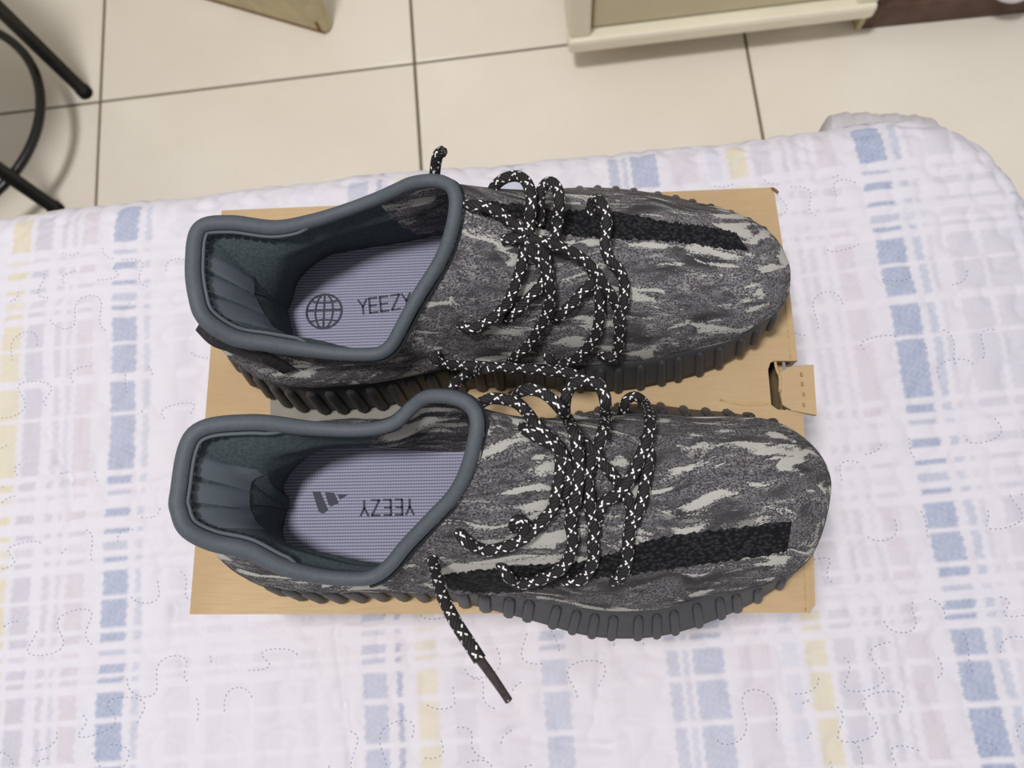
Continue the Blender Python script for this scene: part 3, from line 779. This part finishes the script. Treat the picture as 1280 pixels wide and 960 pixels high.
# ------------------------------------------------------------------ laces, laid over the uppers
def lace(S_, segs, extra=None):
    parts = []
    for seg in segs:
        P = []; last = None
        for q in seg:
            if len(q) == 4: P.append(bp(q[0], q[1], ZB + q[3]))
            else:
                h = on_upper(S_, q[0], q[1], q[2] / 1000 + .0012)
                P.append(h[0] if h is not None else bp(q[0], q[1], (P[-1][2] if P else ZB + .08)))
        path = smooth_path(P, .0016)
        parts.append(tube(path, .0029, 10, flat=.88))
    v, f, u = join(parts)
    o = part('shoelace', v, f, M['lace'], S_.root, uv=u); o['label'] = 'black cord lace flecked with white'
    return o
A_ = 'a'
L1 = [
    # two standing loops of the bow and the far end loop
    [(608, 262, -1), (612, 250, A_, .086), (617, 235, A_, .090), (629, 224, A_, .094), (644, 220, A_, .097), (656, 225, A_, .100), (663, 239, A_, .102), (664, 257, A_, .103), (662, 275, 6), (662, 294, 4)],
    [(674, 282, 0), (674, 262, A_, .094), (675, 243, A_, .096), (682, 230, A_, .098), (690, 228, A_, .100), (697, 237, A_, .101), (699, 255, A_, .101), (697, 275, 6), (694, 296, 4), (690, 306, 2)],
    [(738, 268, -2), (739, 256, 2), (744, 249, 5), (752, 254, 7), (758, 272, 7), (757, 294, 5), (757, 312, 4), (763, 326, 4), (774, 338, 4), (780, 354, 3), (780, 371, 3), (776, 390, 3), (771, 404, 3)],
    # the crossing strands
    [(582, 256, -2), (596, 257, 3), (608, 259, 4), (625, 267, 4), (642, 280, 4), (656, 291, 5), (670, 304, 6), (682, 322, 5), (684, 342, 3), (673, 360, 2), (657, 377, 2), (644, 391, 2), (632, 400, -3)],
    [(628, 301, -1), (646, 297, 3), (664, 300, 6), (682, 303, 7), (698, 308, 7), (715, 315, 7), (731, 326, 7), (743, 338, 7), (753, 354, 6), (763, 368, 5), (771, 383, 3), (775, 398, 3), (774, 417, 2), (773, 433, 2), (769, 443, 2), (759, 446, 2), (750, 443, -3)],
    [(738, 334, 2), (746, 350, 2), (749, 368, 2), (750, 380, 2), (749, 398, 2), (745, 417, 2), (734, 435, 2), (717, 450, 2), (700, 455, 2), (688, 451, 2), (684, 441, -3)],
    [(655, 302, 5), (667, 318, 5), (680, 334, 5), (686, 352, 5), (688, 372, 3), (682, 396, 2), (673, 412, 2), (661, 431, 2), (648, 443, 2), (636, 449, -3)],
    [(657, 292, 6), (656, 306, 4), (653, 327, 3), (648, 346, 2), (640, 367, 2), (630, 385, 2), (615, 398, 2), (600, 407, 2), (586, 411, 2), (574, 403, -3)],
    [(744, 346, 2), (740, 354, 2), (727, 366, 2), (715, 380, 2), (703, 392, 2), (694, 400, -3)],
    # long strand lying along the inner side, and its tail between the shoes
    [(547, 440, -3), (543, 449, 2), (556, 455, 2), (575, 457, 2), (592, 457, 2), (623, 459, 2), (657, 461, 2), (686, 464, 2), (708, 466, 2), (722, 469, 0)],
    [(606, 461, 2), (592, 465, A_, .062), (578, 472, A_, .068), (567, 482, A_, .074), (560, 492, A_, .078)],
    # loose end standing up behind the collar
    [(541, 240, A_, .080), (543, 222, A_, .096), (545, 204, A_, .103), (548, 193, A_, .108), (554, 189, A_, .110)],
]
lo1 = lace(s1, L1)
P = [bp(553, 189.5, ZB + .1098), bp(557, 189, ZB + .1105)]; v, f, u = tube(P, .0018, 8); part('lace_tip', v, f, M['aglet'], lo1)
L2 = [
    [(597, 508, -2), (604, 502, 3), (616, 498, 4), (634, 500, 5), (648, 505, 5), (660, 517, 5), (671, 532, 5), (685, 545, 4), (697, 558, 4), (701, 575, 4), (700, 592, 3), (696, 615, 3), (690, 638, 2), (678, 650, 2), (667, 663, 2), (652, 675, 2), (631, 684, 2), (610, 688, 2), (592, 683, 2), (580, 674, 2), (573, 662, -3)],
    [(636, 499, 2), (643, 494, 4), (655, 488, A_, .098), (671, 488, A_, .100), (685, 495, A_, .100), (699, 509, 7), (711, 526, 7), (718, 542, 7), (722, 565, 7), (724, 591, 6), (721, 614, 6), (716, 634, 5), (713, 654, 3), (716, 672, 3), (714, 690, 2), (704, 708, 2), (686, 720, 2), (667, 727, 2), (648, 729, 2), (635, 720, 2), (625, 702, -3)],
    [(708, 524, 1), (706, 505, A_, .088), (711, 487, A_, .092), (724, 477, A_, .095), (739, 476, A_, .097), (751, 484, A_, .098), (757, 502, A_, .098), (757, 523, 8), (753, 542, 6), (747, 558, 4), (738, 577, 4), (734, 600, 3), (736, 619, 3), (738, 640, 2), (743, 662, 2), (741, 680, 2), (743, 694, 2), (738, 709, 2), (728, 723, 2), (714, 728, 2), (703, 722, -3)],
    [(779, 518, -2), (781, 506, 3), (786, 498, 5), (796, 496, 7), (807, 506, 7), (812, 523, 6), (811, 544, 5), (804, 562, 4), (796, 582, 4), (785, 602, 4), (771, 618, 3), (756, 627, 3), (749, 640, 2), (747, 650, -2)],
    [(806, 545, 2), (811, 568, 2), (808, 591, 2), (805, 612, 2), (801, 630, 2), (793, 650, 2), (786, 668, 2), (785, 684, 2), (784, 701, 2), (777, 717, 2), (765, 727, -3)],
    [(728, 552, 2), (740, 563, 4), (752, 578, 4), (764, 592, 4), (775, 606, 2), (784, 622, 2), (790, 640, 2), (786, 660, 1)],
    [(652, 534, -2), (662, 540, 3), (676, 548, 4), (692, 556, 6), (706, 572, 4), (712, 592, 3), (708, 612, 2), (700, 632, -1)],
    [(641, 660, -3), (645, 652, 2), (652, 651, 2), (657, 659, 2), (654, 668, 1)],
    [(540, 694, -3), (543, 708, A_, .075), (547, 724, A_, .084), (556, 751, A_, .095), (571, 780, A_, .104), (588, 806, A_, .108), (600, 825, A_, .109)],
]
lo2 = lace(s2, L2)
P = smooth_path([bp(598, 822, ZB + .109), bp(610, 838, ZB + .108), (bp(624, 858, ZB + .106)), bp(636, 876, ZB + .104)], .002)
v, f, u = tube(P, np.linspace(.0021, .0017, len(P)), 10); ag = part('lace_tip', v, f, M['aglet'], lo2); ag['label'] = 'hard wrapped lace end'

# webbing pull loop on the inner heel of the far shoe
def ribbon(S_, pts, width, mat, name):
    Q = []
    for x, y, h in pts:
        hit = on_upper(S_, x, y, .0012) if h is None else None
        Q.append(hit[0] if hit is not None else bp(x, y, ZB + (h or .07)))
    P = smooth_path(Q, .003)
    T = np.gradient(P, axis=0); T /= np.linalg.norm(T, axis=1)[:, None]
    V = []; 
    for i in range(len(P)):
        s = np.cross(T[i], (0, -.8, .6)); s /= np.linalg.norm(s); nn = np.cross(s, T[i])
        if nn[2] < 0: nn = -nn
        for (a, b) in ((-1, 0), (-1, 1), (1, 1), (1, 0)): V.append(P[i] + s * a * width / 2 + nn * b * .0012)
    F = []
    for i in range(len(P) - 1):
        for k in range(4): F.append((i * 4 + k, i * 4 + (k + 1) % 4, i * 4 + 4 + (k + 1) % 4, i * 4 + 4 + k))
    F += [(0, 1, 2, 3), tuple((len(P) - 1) * 4 + k for k in (3, 2, 1, 0))]
    return part(name, V, F, M[mat], S_.root, smooth=False)
ribbon(s1, [(250, 406, .086), (268, 424, .084), (290, 432, .080), (312, 440, .076), (330, 446, None), (348, 454, None), (362, 463, None)], .0075, 'web', 'pull_loop')

# ------------------------------------------------------------------ stool at the left
sc_ = np.array([-.854, .527]); 
stool = thing('stool', 'black tubular steel stool with a foot ring, beside the bed', 'stool', (sc_[0], sc_[1], FZ))
legp = [np.array([-.692, .625]), np.array([-.713, .428]), 2 * sc_ - np.array([-.692, .625]), 2 * sc_ - np.array([-.713, .428])]
for p in legp:
    v, f, u = tube(np.array([(*p, FZ + .006), (*p, FZ + .22), (*p, FZ + .44)]), .0098, 14, up=(0, 1, 0)); lg = part('leg', v, f, M['black'], stool)
    v, f, u = tube(np.array([(*p, FZ + .0005), (*p, FZ + .012)]), .0112, 14, up=(0, 1, 0)); part('rubber_foot', v, f, M['cap'], lg, smooth=False)
a = np.linspace(0, 2 * math.pi, 73)[:-1]
v, f, u = tube(np.stack([sc_[0] + .163 * np.cos(a), sc_[1] + .163 * np.sin(a), np.full(72, FZ + .092)], 1), .0068, 12, closed=True); part('foot_ring', v, f, M['black'], stool)
V, F = prism([(sc_[0] + .19 * math.cos(t), sc_[1] + .19 * math.sin(t)) for t in a], FZ + .43, FZ + .465); bevel(part('seat', V, F, M['seat'], stool, smooth=False), .01, 3)

# ------------------------------------------------------------------ cream cabinet and brown shelf at the back
ca = bp(712, 66, FZ + .05)[:2]; cb = bp(1090, 21, FZ + .05)[:2]
cu = (cb - ca); CWD = np.linalg.norm(cu); cu /= CWD; cn = np.array([-cu[1], cu[0]])
cab = thing('cabinet', 'cream painted cabinet with a framed front, standing on low feet', 'cabinet', (ca[0], ca[1], FZ))
def lbox(u0, u1, d0, d1, z0, z1, o=ca, U=cu, Nn=cn):
    P = [o + U * u0 + Nn * d0, o + U * u1 + Nn * d0, o + U * u1 + Nn * d1, o + U * u0 + Nn * d1]; return prism(P, z0, z1)
z0 = FZ + .05
def cpart(name, mat, *a, par=None, b=.002):
    V, F = lbox(*a); return bevel(part(name, V, F, M[mat], par or cab, smooth=False), b, 2)
cpart('carcass', 'cream', .0, CWD, .022, .40, z0, z0 + .60)
cpart('plinth_rail', 'cream', -.002, CWD, -.004, .024, z0, z0 + .026, b=.006)
cpart('stile', 'cream', .0, .030, .003, .024, z0 + .024, z0 + .60, b=.004); cpart('stile', 'cream', CWD - .030, CWD, .003, .024, z0 + .024, z0 + .60, b=.004)
dp = cpart('door_panel', 'panel', .034, CWD - .034, .014, .024, z0 + .03, z0 + .58)
for u0 in (.03, CWD - .08):
    for d0 in (.05, .33): cpart('foot', 'cream', u0, u0 + .05, d0, d0 + .05, FZ + .0005, z0)
sa_ = bp(1068, 38, FZ)[:2]; sb_ = bp(1280, 17, FZ)[:2]; su = sb_ - sa_; su /= np.linalg.norm(su); sn = np.array([-su[1], su[0]])
shelf = thing('low_shelf', 'dark brown low wooden shelf on the floor beside the cream cabinet', 'shelf', (sa_[0], sa_[1], FZ))
def spart(name, mat, *a, b=.002):
    V, F = lbox(*a, o=sa_ + sn * .0, U=su, Nn=sn); return bevel(part(name, V, F, M[mat], shelf, smooth=False), b, 2)
spart('kickboard', 'brown', .008, .60, .0, .02, FZ + .0005, FZ + .046); spart('side_board', 'beige', .0, .008, -.002, .03, FZ + .0005, FZ + .044); spart('shelf_board', 'brown', .0, .60, .02, .34, FZ + .034, FZ + .046)
def pot(px, py, lab, r, squash):
    c = bp(px, py, FZ + .0465); prof = [(.0, .0), (.55, .0), (.9, .18), (1, .45), (.92, .72), (.7, .9), (.62, 1.0), (.55, 1.0), (.55, .9), (.0, .85)]
    V, F = [], []; n = 28
    for rr, zz in prof:
        for q in range(n): V.append((c[0] + rr * r * math.cos(2 * math.pi * q / n), c[1] + rr * r * math.sin(2 * math.pi * q / n), FZ + .0465 + zz * r * squash))
    for i in range(len(prof) - 1):
        for q in range(n): F.append((i * n + q, i * n + (q + 1) % n, (i + 1) * n + (q + 1) % n, (i + 1) * n + q))
    o = make_obj('white_pot', V, F, M['white'], origin=(c[0], c[1], FZ + .0465)); tag(o, lab, 'pot', 'white pots on the brown shelf'); return o
pot(1258, -16, 'white rounded pot at the right end of the brown shelf', .036, 1.1)
pot(1158, -26, 'white rounded pot on the brown shelf nearer the cream cabinet', .036, 1.1)

# upright worn beige board foot at the top
A = bp(258, 0, FZ)[:2]; B = bp(411, 44, FZ)[:2]; U_ = (B - A) / np.linalg.norm(B - A); Nn = np.array([-U_[1], U_[0]]); L_ = np.linalg.norm(B - A)
brd = thing('furniture_panel', 'worn beige wooden side panel of furniture standing on the floor', 'furniture', (B[0], B[1], FZ))
V, F = lbox(-.25, L_, 0, .022, FZ + .0005, FZ + .5, o=A, U=U_, Nn=Nn); bevel(part('panel_board', V, F, M['beige'], brd, smooth=False), .006, 3)
V, F = lbox(L_ - .016, L_ - .010, -.0006, .004, FZ + .001, FZ + .026, o=A, U=U_, Nn=Nn); part('chipped_patch', V, F, M['chip'], brd, smooth=False)
V, F = lbox(-.24, L_ - .006, -.0005, .004, FZ + .0008, FZ + .005, o=A, U=U_, Nn=Nn); part('worn_edge', V, F, M['chip'], brd, smooth=False)
